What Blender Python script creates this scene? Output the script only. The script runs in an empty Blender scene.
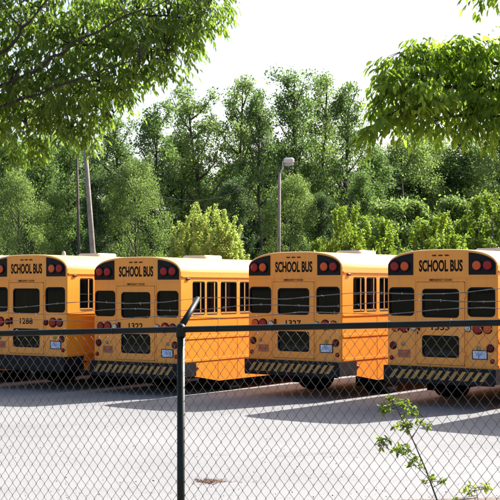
import bpy, math, random
import numpy as np
from mathutils import Vector, Matrix
from mathutils.geometry import tessellate_polygon

# ------------------------------------------------------------------ camera, world, sun, exposure
S = bpy.context.scene
COL = S.collection
F, HZ, CZ = 1226.3, 286.45, 2.40          # focal length and horizon in 500-px photo units, eye height
cd = bpy.data.cameras.new('camera'); cam = bpy.data.objects.new('camera', cd); COL.objects.link(cam)
cam.location = (0, 0, CZ); cam.rotation_euler = (math.pi / 2, 0, 0)
cd.sensor_width = 36; cd.lens = 36 * F / 500; cd.shift_y = (HZ - 250) / 500
cd.clip_start = .1; cd.clip_end = 4000
cd.dof.use_dof = True; cd.dof.focus_distance = 18; cd.dof.aperture_fstop = 13
S.camera = cam
SUN_AZ, SUN_EL = math.radians(52), math.radians(38)     # azimuth from +Y towards +X
W = bpy.data.worlds.new('World'); S.world = W; W.use_nodes = True
nt = W.node_tree; bg = nt.nodes['Background']
sky = nt.nodes.new('ShaderNodeTexSky'); sky.sky_type = 'NISHITA'; sky.sun_disc = False
sky.sun_elevation = SUN_EL; sky.sun_rotation = SUN_AZ
sky.air_density = 1.0; sky.dust_density = 4.5; sky.ozone_density = 1.0
nt.links.new(sky.outputs[0], bg.inputs[0]); bg.inputs[1].default_value = .10
sd = bpy.data.lights.new('sun', 'SUN'); sd.energy = 5.0; sd.angle = math.radians(.53); sd.color = (1, .95, .87)
sun = bpy.data.objects.new('sun', sd); COL.objects.link(sun)
sv = Vector((math.sin(SUN_AZ) * math.cos(SUN_EL), math.cos(SUN_AZ) * math.cos(SUN_EL), math.sin(SUN_EL)))
sun.rotation_euler = sv.to_track_quat('Z', 'Y').to_euler(); sun.location = (20, 20, 40)
S.view_settings.view_transform = 'Standard'; S.view_settings.look = 'None'
S.view_settings.gamma = 1; S.view_settings.use_curve_mapping = False
S.view_settings.exposure = 1.4
S.cycles.max_bounces = 8; S.cycles.transparent_max_bounces = 12

# ------------------------------------------------------------------ helpers
def at(u, v, d):                       # photo pixel (500 px) and distance -> point in the place
    return Vector(((u - 250) / F * d, d, CZ - (v - HZ) / F * d))

def tag(o, label=None, cat=None, group=None, kind=None):
    if label: o['label'] = label
    if cat: o['category'] = cat
    if group: o['group'] = group
    if kind: o['kind'] = kind
    return o

def empty(name, loc=(0, 0, 0), rz=0):
    o = bpy.data.objects.new(name, None); COL.objects.link(o)
    o.location = loc; o.rotation_euler = (0, 0, rz); o.empty_display_size = .3
    return o

def copy_tree(o, parent=None):
    c = o.copy(); COL.objects.link(c); c.parent = parent
    for ch in o.children: copy_tree(ch, c)
    return c

class MB:
    def __init__(s): s.v = []; s.f = []; s.sm = []
    def add(s, vs, fs, smooth=False):
        b = len(s.v); s.v += [tuple(p) for p in vs]
        s.f += [tuple(b + i for i in f) for f in fs]; s.sm += [smooth] * len(fs); return s
    def box(s, a, b):
        (x0, y0, z0), (x1, y1, z1) = a, b
        return s.add([(x0,y0,z0),(x1,y0,z0),(x1,y1,z0),(x0,y1,z0),(x0,y0,z1),(x1,y0,z1),(x1,y1,z1),(x0,y1,z1)],
                     [(0,3,2,1),(4,5,6,7),(0,1,5,4),(1,2,6,5),(2,3,7,6),(3,0,4,7)])
    def rbox(s, a, b, r=.01):          # box with chamfered edges along every axis
        (x0, y0, z0), (x1, y1, z1) = a, b; vs = []; fs = []
        for z, k in ((z0, r), (z0 + r, 0), (z1 - r, 0), (z1, r)):
            for (x, y) in ((x0+r+k,y0+k),(x1-r-k,y0+k),(x1-k,y0+r+k),(x1-k,y1-r-k),(x1-r-k,y1-k),(x0+r+k,y1-k),(x0+k,y1-r-k),(x0+k,y0+r+k)):
                vs.append((x, y, z))
        for i in range(3):
            for j in range(8):
                fs.append((i*8+j, i*8+(j+1)%8, i*8+8+(j+1)%8, i*8+8+j))
        fs.append(tuple(range(7, -1, -1))); fs.append(tuple(range(24, 32)))
        return s.add(vs, fs)
    def tube(s, pts, rad, n=8, cap=True):
        pts = [Vector(p) for p in pts]; m = len(pts)
        rad = [float(q) for q in rad] if hasattr(rad, '__len__') else [float(rad)] * m
        vs = []; up = None
        for i, p in enumerate(pts):
            t = (pts[min(i+1, m-1)] - pts[max(i-1, 0)]).normalized()
            if up is None:
                up = Vector((0, 0, 1)) if abs(t.z) < .9 else Vector((1, 0, 0))
            a = t.cross(up).normalized(); b = t.cross(a).normalized(); up = -b if (-b).dot(up) > 0 else b
            for k in range(n):
                q = 2 * math.pi * k / n
                vs.append(p + rad[i] * (a * math.cos(q) + b * math.sin(q)))
        fs = [(i*n+k, i*n+(k+1)%n, (i+1)*n+(k+1)%n, (i+1)*n+k) for i in range(m-1) for k in range(n)]
        s.add(vs, fs, True)
        if cap: 
            b0 = len(s.v) - m * n
            s.f.append(tuple(range(b0, b0+n))); s.f.append(tuple(range(len(s.v)-1, len(s.v)-1-n, -1))); s.sm += [False, False]
        return s
    def lathe(s, prof, M, n=28):       # prof = [(radius, height)], axis local z, placed by matrix M
        vs = []; fs = []
        for (r, h) in prof:
            for k in range(n):
                q = 2 * math.pi * k / n
                vs.append(M @ Vector((r * math.cos(q), r * math.sin(q), h)))
        m = len(prof)
        fs = [(i*n+k, i*n+(k+1)%n, (i+1)*n+(k+1)%n, (i+1)*n+k) for i in range(m-1) for k in range(n)]
        s.add(vs, fs, True)
        b0 = len(s.v) - m * n
        if prof[0][0] > 0: s.f.append(tuple(range(b0, b0+n))); s.sm.append(False)
        if prof[-1][0] > 0: s.f.append(tuple(range(b0+(m-1)*n, b0+m*n))); s.sm.append(False)
        return s
    def poly(s, outer, holes, to3, flip=False):
        loops = [[Vector((a, b, 0)) for a, b in L] for L in [outer] + holes]
        tris = tessellate_polygon(loops); pts = [p for L in loops for p in L]
        return s.add([to3(p.x, p.y) for p in pts], [t if not flip else t[::-1] for t in tris])
    def slab(s, outer, holes, to3, t):  # flat plate with holes, thickness through to3(a, b, depth)
        s.poly(outer, holes, lambda a, b: to3(a, b, 0)); s.poly(outer, holes, lambda a, b: to3(a, b, t), True)
        for L in [outer] + holes:
            n = len(L)
            s.add([to3(a, b, 0) for a, b in L] + [to3(a, b, t) for a, b in L], [(i, (i+1)%n, n+(i+1)%n, n+i) for i in range(n)])
        return s
    def build(s, name, mat, parent=None, fix=True):
        me = bpy.data.meshes.new(name); me.from_pydata(s.v, [], s.f); me.materials.append(mat)
        me.polygons.foreach_set('use_smooth', s.sm); me.update()
        if fix:
            import bmesh
            b = bmesh.new(); b.from_mesh(me); bmesh.ops.recalc_face_normals(b, faces=b.faces); b.to_mesh(me); b.free()
        o = bpy.data.objects.new(name, me); COL.objects.link(o); o.parent = parent
        return o

def rrect(x0, z0, x1, z1, r, n=5):
    out = []
    for cx, cz, a0 in ((x1-r, z0+r, -90), (x1-r, z1-r, 0), (x0+r, z1-r, 90), (x0+r, z0+r, 180)):
        for k in range(n + 1):
            a = math.radians(a0 + 90 * k / n); out.append((cx + r * math.cos(a), cz + r * math.sin(a)))
    return out

def ring(outer, inner, to3, t, mb):     # frame between two loops of equal length, extruded by t
    n = len(outer)
    V = [to3(a, b, 0) for a, b in outer] + [to3(a, b, 0) for a, b in inner] + [to3(a, b, t) for a, b in outer] + [to3(a, b, t) for a, b in inner]
    fs = []
    for i in range(n):
        j = (i + 1) % n
        fs += [(i, j, n+j, n+i), (2*n+i, 3*n+i, 3*n+j, 2*n+j), (i, 2*n+i, 2*n+j, j), (n+i, n+j, 3*n+j, 3*n+i)]
    return mb.add(V, fs)

# ------------------------------------------------------------------ materials
def mat(name, col, rough=.5, metal=0, noise=0, nscale=3, bump=0, bscale=40, coat=0, spec=.5, col2=None, coords='Object'):
    m = bpy.data.materials.new(name); m.use_nodes = True; n = m.node_tree.nodes; L = m.node_tree.links
    p = n['Principled BSDF']; p.inputs['Base Color'].default_value = (*col, 1)
    p.inputs['Roughness'].default_value = rough; p.inputs['Metallic'].default_value = metal
    p.inputs['Coat Weight'].default_value = coat; p.inputs['Coat Roughness'].default_value = .12
    p.inputs['Specular IOR Level'].default_value = spec
    tc = n.new('ShaderNodeTexCoord')
    if noise or col2:
        t = n.new('ShaderNodeTexNoise'); t.inputs['Scale'].default_value = nscale; t.inputs['Detail'].default_value = 8; t.inputs['Roughness'].default_value = .65
        L.new(tc.outputs[coords], t.inputs['Vector'])
        r = n.new('ShaderNodeValToRGB'); c2 = col2 or tuple(c * (1 - noise) for c in col)
        r.color_ramp.elements[0].position = .35; r.color_ramp.elements[0].color = (*c2, 1)
        r.color_ramp.elements[1].position = .65; r.color_ramp.elements[1].color = (*col, 1)
        L.new(t.outputs[0], r.inputs[0]); L.new(r.outputs[0], p.inputs['Base Color'])
        rr = n.new('ShaderNodeMapRange'); rr.inputs[3].default_value = rough * 1.25; rr.inputs[4].default_value = rough * .85
        L.new(t.outputs[0], rr.inputs[0]); L.new(rr.outputs[0], p.inputs['Roughness'])
    if bump:
        t2 = n.new('ShaderNodeTexNoise'); t2.inputs['Scale'].default_value = bscale; t2.inputs['Detail'].default_value = 4
        L.new(tc.outputs[coords], t2.inputs['Vector'])
        b = n.new('ShaderNodeBump'); b.inputs['Strength'].default_value = bump; b.inputs['Distance'].default_value = .02
        L.new(t2.outputs[0], b.inputs['Height']); L.new(b.outputs[0], p.inputs['Normal'])
    return m

def leaf_mat(name, c1, c2, c3, trans=.5, rough=.55, tint=(1.35, 1.3, .6, 1)):
    m = bpy.data.materials.new(name); m.use_nodes = True; n = m.node_tree.nodes; L = m.node_tree.links
    p = n['Principled BSDF']; out = n['Material Output']
    g = n.new('ShaderNodeNewGeometry'); r = n.new('ShaderNodeValToRGB')
    e = r.color_ramp.elements; e[0].color = (*c1, 1); e[1].color = (*c3, 1); x = e.new(.5); x.color = (*c2, 1)
    L.new(g.outputs['Random Per Island'], r.inputs[0]); L.new(r.outputs[0], p.inputs['Base Color'])
    p.inputs['Roughness'].default_value = rough; p.inputs['Specular IOR Level'].default_value = .35
    tr = n.new('ShaderNodeBsdfTranslucent'); hs = n.new('ShaderNodeMixRGB'); hs.blend_type = 'MULTIPLY'; hs.inputs[0].default_value = 1
    hs.inputs[2].default_value = tint
    L.new(r.outputs[0], hs.inputs[1]); L.new(hs.outputs[0], tr.inputs[0])
    mx = n.new('ShaderNodeMixShader'); mx.inputs[0].default_value = trans
    L.new(p.outputs[0], mx.inputs[1]); L.new(tr.outputs[0], mx.inputs[2]); L.new(mx.outputs[0], out.inputs[0])
    return m

def glass_mat(name, tint=.12, rough=.03):
    m = bpy.data.materials.new(name); m.use_nodes = True; n = m.node_tree.nodes; L = m.node_tree.links
    out = n['Material Output']; p = n['Principled BSDF']
    p.inputs['Base Color'].default_value = (.004, .005, .007, 1); p.inputs['Roughness'].default_value = rough; p.inputs['Specular IOR Level'].default_value = .4
    tr = n.new('ShaderNodeBsdfTransparent'); tr.inputs[0].default_value = (tint * 1.6, tint * 1.75, tint * 1.8, 1)
    mx = n.new('ShaderNodeMixShader'); mx.inputs[0].default_value = .55
    L.new(p.outputs[0], mx.inputs[1]); L.new(tr.outputs[0], mx.inputs[2]); L.new(mx.outputs[0], out.inputs[0])
    return m

M = {}
M['yellow'] = None
M['black'] = mat('black_paint', (.006, .007, .009), .5, noise=.3, nscale=6, spec=.18)
M['blacktrim'] = mat('black_lettering', (.007, .006, .006), .7, spec=.15)
M['rubber'] = mat('rubber', (.010, .010, .010), .9, noise=.3, nscale=8, spec=.1)
M['under'] = mat('underbody_steel', (.014, .011, .010), .9, noise=.5, nscale=5, spec=.1)
M['bumper'] = mat('black_bumper_steel', (.007, .008, .012), .5, noise=.4, nscale=7, spec=.2)
M['hazard'] = mat('dull_yellow_stripe', (.55, .30, .07), .6, noise=.35, nscale=9)
M['red'] = mat('red_lens', (.30, .008, .008), .3, spec=.3)
M['darkred'] = mat('dark_red_reflector', (.10, .006, .008), .4, spec=.2)
M['amber'] = mat('amber_lens', (.62, .085, .012), .3, spec=.3)
M['clear'] = mat('clear_lens', (.42, .46, .46), .2, coat=.5)
M['chrome'] = mat('dull_chrome', (.5, .5, .5), .3, metal=.9)
M['plate'] = mat('licence_plate', (.78, .80, .84), .45, col2=(.16, .28, .55), nscale=11)
M['decal'] = mat('faded_red_sticker', (.52, .17, .07), .6, col2=(.22, .04, .03), nscale=16)
M['seal'] = mat('round_green_emblem', (.10, .12, .05), .6, col2=(.5, .35, .1), nscale=20)
M['glass'] = glass_mat('tinted_window_glass', .24)
M['interior'] = mat('bus_interior_panel', (.10, .10, .09), .7)
M['floorin'] = mat('bus_floor_rubber', (.03, .03, .03), .8)
M['seat'] = mat('seat_vinyl', (.09, .12, .10), .5, noise=.3)
M['tan'] = mat('window_sash_metal', (.46, .27, .10), .45, noise=.25, nscale=6)
M['dullred'] = mat('faded_red_lens', (.20, .015, .012), .35, spec=.3)
M['hatch'] = mat('cream_roof_hatch', (.70, .62, .52), .5, noise=.15)
M['rim'] = mat('wheel_rim_steel', (.06, .05, .045), .5, noise=.4, nscale=7)
M['fence'] = mat('dark_green_fence_paint', (.006, .012, .010), .42, noise=.5, nscale=14, spec=.3)
M['wire'] = mat('galvanised_wire', (.06, .064, .062), .5, metal=.2, spec=.4)
M['barb'] = mat('bright_barbed_wire', (.20, .20, .205), .5, metal=.3)
M['bark'] = mat('bark', (.045, .034, .026), .9, noise=.5, nscale=12, bump=.6, bscale=30)
M['barkfar'] = mat('far_bark', (.085, .07, .055), .9, noise=.4, nscale=3)
M['pole'] = mat('weathered_pole_wood', (.27, .235, .20), .85, noise=.35, nscale=4)
M['greym'] = mat('grey_lamp_housing', (.50, .50, .52), .5)
M['cable'] = mat('overhead_cable', (.12, .12, .13), .6)
M['leafA'] = leaf_mat('near_leaf', (.08, .14, .035), (.135, .21, .05), (.21, .29, .07), .64, tint=(1.3, 1.35, .6, 1))
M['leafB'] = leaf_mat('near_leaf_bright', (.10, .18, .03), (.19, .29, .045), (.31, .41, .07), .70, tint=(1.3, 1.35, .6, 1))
M['leafF1'] = leaf_mat('far_leaf_mid', (.06, .12, .042), (.115, .19, .062), (.19, .27, .085), .56, tint=(1.2, 1.25, .8, 1))
M['leafF2'] = leaf_mat('far_leaf_pale', (.095, .165, .055), (.165, .24, .08), (.25, .32, .105), .56, tint=(1.2, 1.25, .8, 1))
M['leafF3'] = leaf_mat('far_leaf_dark', (.035, .075, .035), (.065, .11, .048), (.11, .165, .065), .5, tint=(1.2, 1.25, .8, 1))
M['leafY'] = leaf_mat('yellow_green_leaf', (.27, .36, .09), (.36, .44, .12), (.47, .52, .17), .52, tint=(1.1, 1.15, .8, 1))
M['leafS'] = leaf_mat('shrub_leaf', (.10, .18, .03), (.16, .25, .045), (.23, .31, .06), .55)

# asphalt: pale, sun-bleached, with patches, cracks and grit
def asphalt():
    m = mat('bleached_asphalt', (.232, .234, .240), .9, col2=(.20, .202, .208), nscale=.35, coords='Object')
    n = m.node_tree.nodes; L = m.node_tree.links; p = n['Principled BSDF']
    base = p.inputs['Base Color'].links[0].from_socket
    tc = n.new('ShaderNodeTexCoord')
    t = n.new('ShaderNodeTexNoise'); t.inputs['Scale'].default_value = 55; t.inputs['Detail'].default_value = 6; L.new(tc.outputs['Object'], t.inputs['Vector'])
    mr = n.new('ShaderNodeMapRange'); mr.inputs[1].default_value = .3; mr.inputs[2].default_value = .7; mr.inputs[3].default_value = .80; mr.inputs[4].default_value = 1.12; L.new(t.outputs[0], mr.inputs[0])
    mu = n.new('ShaderNodeMixRGB'); mu.blend_type = 'MULTIPLY'; mu.inputs[0].default_value = 1; L.new(base, mu.inputs[1]); L.new(mr.outputs[0], mu.inputs[2])
    w = n.new('ShaderNodeTexNoise'); w.inputs['Scale'].default_value = .8; L.new(tc.outputs['Object'], w.inputs['Vector'])
    ad = n.new('ShaderNodeMixRGB'); ad.blend_type = 'ADD'; ad.inputs[0].default_value = 1.3; L.new(tc.outputs['Object'], ad.inputs[1]); L.new(w.outputs[1], ad.inputs[2])
    v = n.new('ShaderNodeTexVoronoi'); v.feature = 'DISTANCE_TO_EDGE'; v.inputs['Scale'].default_value = .28; L.new(ad.outputs[0], v.inputs['Vector'])
    cr = n.new('ShaderNodeMapRange'); cr.inputs[1].default_value = 0; cr.inputs[2].default_value = .006; cr.inputs[3].default_value = .85; cr.inputs[4].default_value = 1; L.new(v.outputs['Distance'], cr.inputs[0])
    m2 = n.new('ShaderNodeMixRGB'); m2.blend_type = 'MULTIPLY'; m2.inputs[0].default_value = 1; L.new(mu.outputs[0], m2.inputs[1]); L.new(cr.outputs[0], m2.inputs[2])
    mp = n.new('ShaderNodeMapping'); mp.inputs['Rotation'].default_value = (0, 0, .15); mp.inputs['Scale'].default_value = (.12, .9, 1); L.new(tc.outputs['Object'], mp.inputs[0])
    st = n.new('ShaderNodeTexNoise'); st.inputs['Scale'].default_value = 1.3; st.inputs['Detail'].default_value = 5; L.new(mp.outputs[0], st.inputs['Vector'])
    sr = n.new('ShaderNodeMapRange'); sr.inputs[1].default_value = .55; sr.inputs[2].default_value = .75; sr.inputs[3].default_value = 1; sr.inputs[4].default_value = .84; L.new(st.outputs[0], sr.inputs[0])
    so = n.new('ShaderNodeTexNoise'); so.inputs['Scale'].default_value = .9; so.inputs['Detail'].default_value = 3; L.new(tc.outputs['Object'], so.inputs['Vector'])
    sp = n.new('ShaderNodeMapRange'); sp.inputs[1].default_value = .68; sp.inputs[2].default_value = .76; sp.inputs[3].default_value = 1; sp.inputs[4].default_value = .72; L.new(so.outputs[0], sp.inputs[0])
    ml = n.new('ShaderNodeMath'); ml.operation = 'MULTIPLY'; L.new(sr.outputs[0], ml.inputs[0]); L.new(sp.outputs[0], ml.inputs[1])
    m3 = n.new('ShaderNodeMixRGB'); m3.blend_type = 'MULTIPLY'; m3.inputs[0].default_value = 1; L.new(m2.outputs[0], m3.inputs[1]); L.new(ml.outputs[0], m3.inputs[2])
    L.new(m3.outputs[0], p.inputs['Base Color'])
    b = n.new('ShaderNodeBump'); b.inputs['Strength'].default_value = .5; b.inputs['Distance'].default_value = .01; L.new(t.outputs[0], b.inputs['Height']); L.new(b.outputs[0], p.inputs['Normal'])
    return m
M['asphalt'] = asphalt()
def bus_paint(name='school_bus_paint', roof=False):
    m = mat(name, (.87, .285, .007), .43, coat=.65, bump=.05, bscale=2.2)
    n = m.node_tree.nodes; L = m.node_tree.links; p = n['Principled BSDF']; p.inputs['Coat Roughness'].default_value = .36
    tc = n.new('ShaderNodeTexCoord'); oi = n.new('ShaderNodeObjectInfo')
    mp = n.new('ShaderNodeMapping'); mp.inputs['Scale'].default_value = (7, 7, .7); L.new(tc.outputs['Object'], mp.inputs[0])
    off = n.new('ShaderNodeVectorMath'); off.operation = 'ADD'; L.new(mp.outputs[0], off.inputs[0]); L.new(oi.outputs['Random'], off.inputs[1])
    a = n.new('ShaderNodeTexNoise'); a.inputs['Scale'].default_value = 1.6; a.inputs['Detail'].default_value = 7; L.new(off.outputs[0], a.inputs['Vector'])
    b = n.new('ShaderNodeTexNoise'); b.inputs['Scale'].default_value = 1.1; b.inputs['Detail'].default_value = 5; L.new(tc.outputs['Object'], b.inputs['Vector'])
    ra = n.new('ShaderNodeMapRange'); ra.inputs[1].default_value = .52; ra.inputs[2].default_value = .78; ra.inputs[4].default_value = .38; L.new(a.outputs[0], ra.inputs[0])
    mx = n.new('ShaderNodeMixRGB'); mx.inputs[1].default_value = (.87, .285, .007, 1); mx.inputs[2].default_value = (.36, .17, .045, 1); L.new(ra.outputs[0], mx.inputs[0])
    rb = n.new('ShaderNodeMapRange'); rb.inputs[1].default_value = .35; rb.inputs[2].default_value = .7; rb.inputs[4].default_value = .35; L.new(b.outputs[0], rb.inputs[0])
    m2 = n.new('ShaderNodeMixRGB'); m2.inputs[2].default_value = (.84, .31, .018, 1); L.new(rb.outputs[0], m2.inputs[0]); L.new(mx.outputs[0], m2.inputs[1])
    last = m2
    if roof:                             # sun highlight on the roof put into the colour, paler towards the top
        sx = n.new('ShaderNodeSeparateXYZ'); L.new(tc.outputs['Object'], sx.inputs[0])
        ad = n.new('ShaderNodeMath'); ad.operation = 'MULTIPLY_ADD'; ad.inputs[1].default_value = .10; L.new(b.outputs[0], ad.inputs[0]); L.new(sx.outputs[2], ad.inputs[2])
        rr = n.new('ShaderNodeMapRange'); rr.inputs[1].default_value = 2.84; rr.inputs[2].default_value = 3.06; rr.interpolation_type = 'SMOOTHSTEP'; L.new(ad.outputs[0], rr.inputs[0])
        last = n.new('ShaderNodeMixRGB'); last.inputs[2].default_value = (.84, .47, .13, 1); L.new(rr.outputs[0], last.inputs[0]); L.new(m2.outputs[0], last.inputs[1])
    L.new(last.outputs[0], p.inputs['Base Color'])
    return m
M['yellow'] = bus_paint(); M['roof'] = bus_paint('highlight_roof_paint', True)
M['grass'] = mat('rough_grass_ground', (.075, .10, .03), .95, col2=(.12, .085, .05), nscale=1.2, bump=.8, bscale=25)
M['dirt'] = mat('bare_dirt', (.20, .15, .12), .95, noise=.4, nscale=9, bump=.8, bscale=30)

rng = np.random.default_rng(7); random.seed(7)

# ------------------------------------------------------------------ ground
mb = MB(); mb.add([(-900, -200, -.012), (900, -200, -.012), (900, 1500, -.012), (-900, 1500, -.012)], [(0, 1, 2, 3)])
tag(mb.build('ground', M['grass']), kind='structure')
mb = MB()
edge = [(-14, 13.1), (-4, 13.3), (-1.2, 13.48), (-.2, 13.62), (.6, 13.68), (1.4, 13.72), (2.2, 13.8), (5, 14.2), (16, 15)]
vs = []; 
for x, y in edge: vs += [(x, y, 0), (x * 5.5, 62, 0)]
mb.add(vs, [(2*i, 2*i+2, 2*i+3, 2*i+1) for i in range(len(edge)-1)])
tag(mb.build('parking_lot', M['asphalt']), kind='structure')
# verge rising from the lot edge to the fence and the path where the photographer stands
def hz(x, y):
    if y > 8: return max(-.008, .33 * (1 - (y - 8) / 5.6)) + .036 * x * max(0, min(1, (13.4 - y) / 4))
    return .33 + .42 * (8 - y) / 8 + .036 * x if y > 0 else .75 + .036 * x
vs = []; NX, NY = 60, 60
for j in range(NY + 1):
    for i in range(NX + 1):
        x = -15 + 30 * i / NX; k = j / NY
        ye = np.interp(x, [e[0] for e in edge], [e[1] for e in edge])
        y = -6 + (ye + .03 + 6) * k
        z = hz(x, y) + (0 if j > NY - 2 else .015 * math.sin(x * 7 + y * 3) * math.cos(y * 5 - x))
        if j == NY: z = .006
        vs.append((x, y, z))
fs = [(j*(NX+1)+i, j*(NX+1)+i+1, (j+1)*(NX+1)+i+1, (j+1)*(NX+1)+i) for j in range(NY) for i in range(NX)]
mb = MB(); mb.add(vs, fs, True); tag(mb.build('verge', M['dirt']), kind='structure')

# ------------------------------------------------------------------ school bus
HW = 1.22; LEN = 9.6
def roof_z(x, hw=HW, dz=0):
    q = min(1, abs(x) / hw)
    return 2.78 + dz + .34 * max(0, 1 - q ** 3) ** .435
def rear3(off=0): return lambda a, b, d=0: (a, off - d, b)

def text_mesh(s, height, width, bold=.0, depth=.004):
    c = bpy.data.curves.new('t', 'FONT'); c.body = s; c.size = 1; c.align_x = 'CENTER'; c.offset = bold; c.extrude = 0; c.resolution_u = 4
    o = bpy.data.objects.new('t', c); COL.objects.link(o)
    dg = bpy.context.evaluated_depsgraph_get(); dg.update()
    me = bpy.data.meshes.new_from_object(o.evaluated_get(dg))
    bpy.data.objects.remove(o)
    v = np.array([p.co[:] for p in me.vertices]); 
    mn, mx_ = v.min(0), v.max(0)
    v[:, 0] = (v[:, 0] - (mn[0] + mx_[0]) / 2) * width / (mx_[0] - mn[0]); v[:, 1] = (v[:, 1] - mn[1]) * height / (mx_[1] - mn[1])
    vv = [(a, 0, b) for a, b, _ in v]; ff = [tuple(p.vertices) for p in me.polygons]
    bpy.data.meshes.remove(me); return vv, ff
def lettering(name, s, x, y, z, h, w, material, parent, bold=.02):
    vv, ff = text_mesh(s, h, w, bold)
    m_ = MB(); m_.add([(a + x, y, b + z) for a, _, b in vv], ff)
    return m_.build(name, material, parent)

def disc(mb_, x, z, r, y, dome=.02, n=24):
    R = Matrix.Translation((x, y, z)) @ Matrix.Rotation(math.pi / 2, 4, 'X')
    mb_.lathe([(r, 0), (r, dome * .4), (r * .9, dome * .75), (r * .6, dome), (0.0001, dome * 1.1)], R, n)

side_windows = [(.46, .94), (1.00, 1.43)] + [(1.55 + .78 * k, 2.21 + .78 * k) for k in range(9)]
WZ0, WZ1 = 1.82, 2.57

def make_bus():
    root = empty('school_bus')
    # ---- body: side walls, rear wall with holes, roof, front wall
    b = MB()
    skirt = [(0, .52), (.60, .46), (1.48, .32), (LEN, .32)]
    outer = [(0.04, 2.78)] + [(max(y, .04), z) for y, z in skirt] + [(LEN, 2.78)]
    holes = [rrect(y0, WZ0, y1, WZ1, .05, 3) for y0, y1 in side_windows]
    for sgn in (-1, 1):
        b.slab(outer, holes, lambda a, c, d=0: (sgn * (HW - d), a, c), .05)
    # roof loft: outer skin and inner skin
    XS = [math.sin(math.radians(t)) for t in np.linspace(-90, 90, 31)]
    ring_out = [(HW * x, roof_z(HW * x)) for x in XS]
    st = [(0, .986, -.022), (.012, .995, -.008), (.04, 1, 0)] + [(.04 + (LEN - .04) * k / 12, 1, 0) for k in range(1, 13)]
    rf = MB(); vs = []; n = len(XS)
    for y, s, dz in st: vs += [(x * s, y, z + dz * ((z - 2.78) / .34)) for x, z in ring_out]
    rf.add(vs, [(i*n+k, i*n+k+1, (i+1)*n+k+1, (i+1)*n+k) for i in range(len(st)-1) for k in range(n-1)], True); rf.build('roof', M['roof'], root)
    # corner skins between the rear wall and the sides
    for sgn in (-1, 1):
        prof = [(HW * .986, 0), (HW * .995, .012), (HW, .04)]
        vs = []
        for z in (.50, 1.0, 1.8, 2.78): vs += [(sgn * x, y, z) for x, y in prof]
        b.add(vs, [(i*3+k, i*3+k+1, i*3+4+k, i*3+3+k) for i in range(3) for k in range(2)], True)
    # rear wall
    s = .986
    rear_outer = [(-HW*s, .50), (HW*s, .50)] + [(x * s, z - .022 * ((z - 2.78) / .34)) for x, z in ring_out[::-1]]
    h1 = rrect(-1.175, 1.79, -.60, 2.36, .085); h2 = rrect(.60, 1.79, 1.175, 2.36, .085)
    hd = [(-.535, .82), (.535, .82), (.535, 2.475), (-.535, 2.475)]
    b.poly(rear_outer, [h1, h2, hd], lambda a, c: (a, 0, c))
    for hh in (h1, h2, hd):
        m_ = len(hh); b.add([(x, 0, z) for x, z in hh] + [(x, .05, z) for x, z in hh], [(i, (i+1)%m_, m_+(i+1)%m_, m_+i) for i in range(m_)])
    # front wall
    b.poly([(-HW, .5), (HW, .5)] + ring_out[::-1], [], lambda a, c: (a, LEN, c))
    # bonnet
    b.rbox((-.95, LEN - .02, .55), (.95, LEN + 1.25, 1.55), .12)
    b.box((-1.18, LEN + .1, .45), (1.18, LEN + .95, 1.05))
    for sgn in (-1, 1):
        for k in range(12):
            y = 1.485 + .78 * k; xa, xb = sorted((sgn*HW, sgn*(HW+.004)))
            if y < LEN - .1: b.box((xa, y - .03, .36), (xb, y + .03, 1.74)); b.box((xa, y - .02, 2.58), (xb, y + .02, 2.655))
    body = b.build('body', M['yellow'], root)
    # panel seams, rub rails and gutters as slight relief on the body
    r = MB()
    for sgn in (-1, 1):
        for z, hgt, pr in ((2.66, .03, .022), (1.745, .03, .015), (1.30, .055, .014), (.80, .055, .014)):
            r.box((sgn*HW, .06, z) if sgn > 0 else (sgn*HW - pr, .06, z), (sgn*HW + pr, LEN, z + hgt) if sgn > 0 else (sgn*HW, LEN, z + hgt))
    r.build('rub_rail', M['yellow'], body)
    r = MB()
    for z in (2.535,): r.box((-1.17, -.010, z), (1.17, -.001, z + .018))
    for sx in (-1, 1):
        r.box((sx*.575-.006, -.008, .85), (sx*.575+.006, -.001, 2.52))
    r.build('seam_moulding', M['yellow'], body)
    # interior shell
    i_ = MB(); i_.box((-1.15, .07, .72), (1.15, LEN - .1, .74)); i_.build('floor_deck', M['floorin'], body)
    i_ = MB(); 
    vs = []
    for y in (.07, LEN - .05): vs += [(x * .955, y, z - .07) for x, z in ring_out]
    i_.add(vs, [(k, k+1, n+k+1, n+k) for k in range(n-1)], True); i_.build('ceiling_liner', M['interior'], body)
    for k in range(11):
        y = .75 + k * .78
        for sx in (-1, 1):
            q = MB(); x0, x1 = (sx*.22, sx*1.10) if sx > 0 else (-1.10, -.22)
            q.rbox((x0, y, 1.10), (x1, y + .09, 1.93), .035); q.rbox((x0, y + .05, 1.02), (x1, y + .45, 1.16), .03)
            if k < 7: q.build('seat', M['seat'], root)
    # ---- side windows: frame > pane
    for sgn in (-1, 1):
        for j, (y0, y1) in enumerate(side_windows):
            if j > 9: continue
            fr = MB(); to = lambda a, c, d=0: (sgn * (HW - .006 - d), a, c)
            ring(rrect(y0+.003, WZ0+.003, y1-.003, WZ1-.003, .045, 3), rrect(y0+.028, WZ0+.03, y1-.028, WZ1-.028, .03, 3), to, .03, fr)
            xa, xb = sorted((sgn*(HW-.035), sgn*(HW-.012)))
            fr.box((xa, y0+.02, 2.19), (xb, y1-.02, 2.215))
            f = fr.build('side_window', M['black'], root)
            q = MB(); yb = y0 + (.20 if j > 1 else .30); xc, xd = sorted((sgn*(HW-.018), sgn*(HW-.004))); q.box((xc, yb, WZ0+.02), (xd, yb+.035, WZ1-.02)); q.box((xc, y0+.02, WZ0+.025), (xd, y1-.02, WZ0+.06)); q.build('sash', M['tan'], f)
            p = MB(); x0, x1 = sorted((sgn * (HW - .026), sgn * (HW - .020))); p.box((x0, y0+.02, WZ0+.02), (x1, y1-.02, WZ1-.02)); p.build('pane', M['glass'], f)
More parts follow.
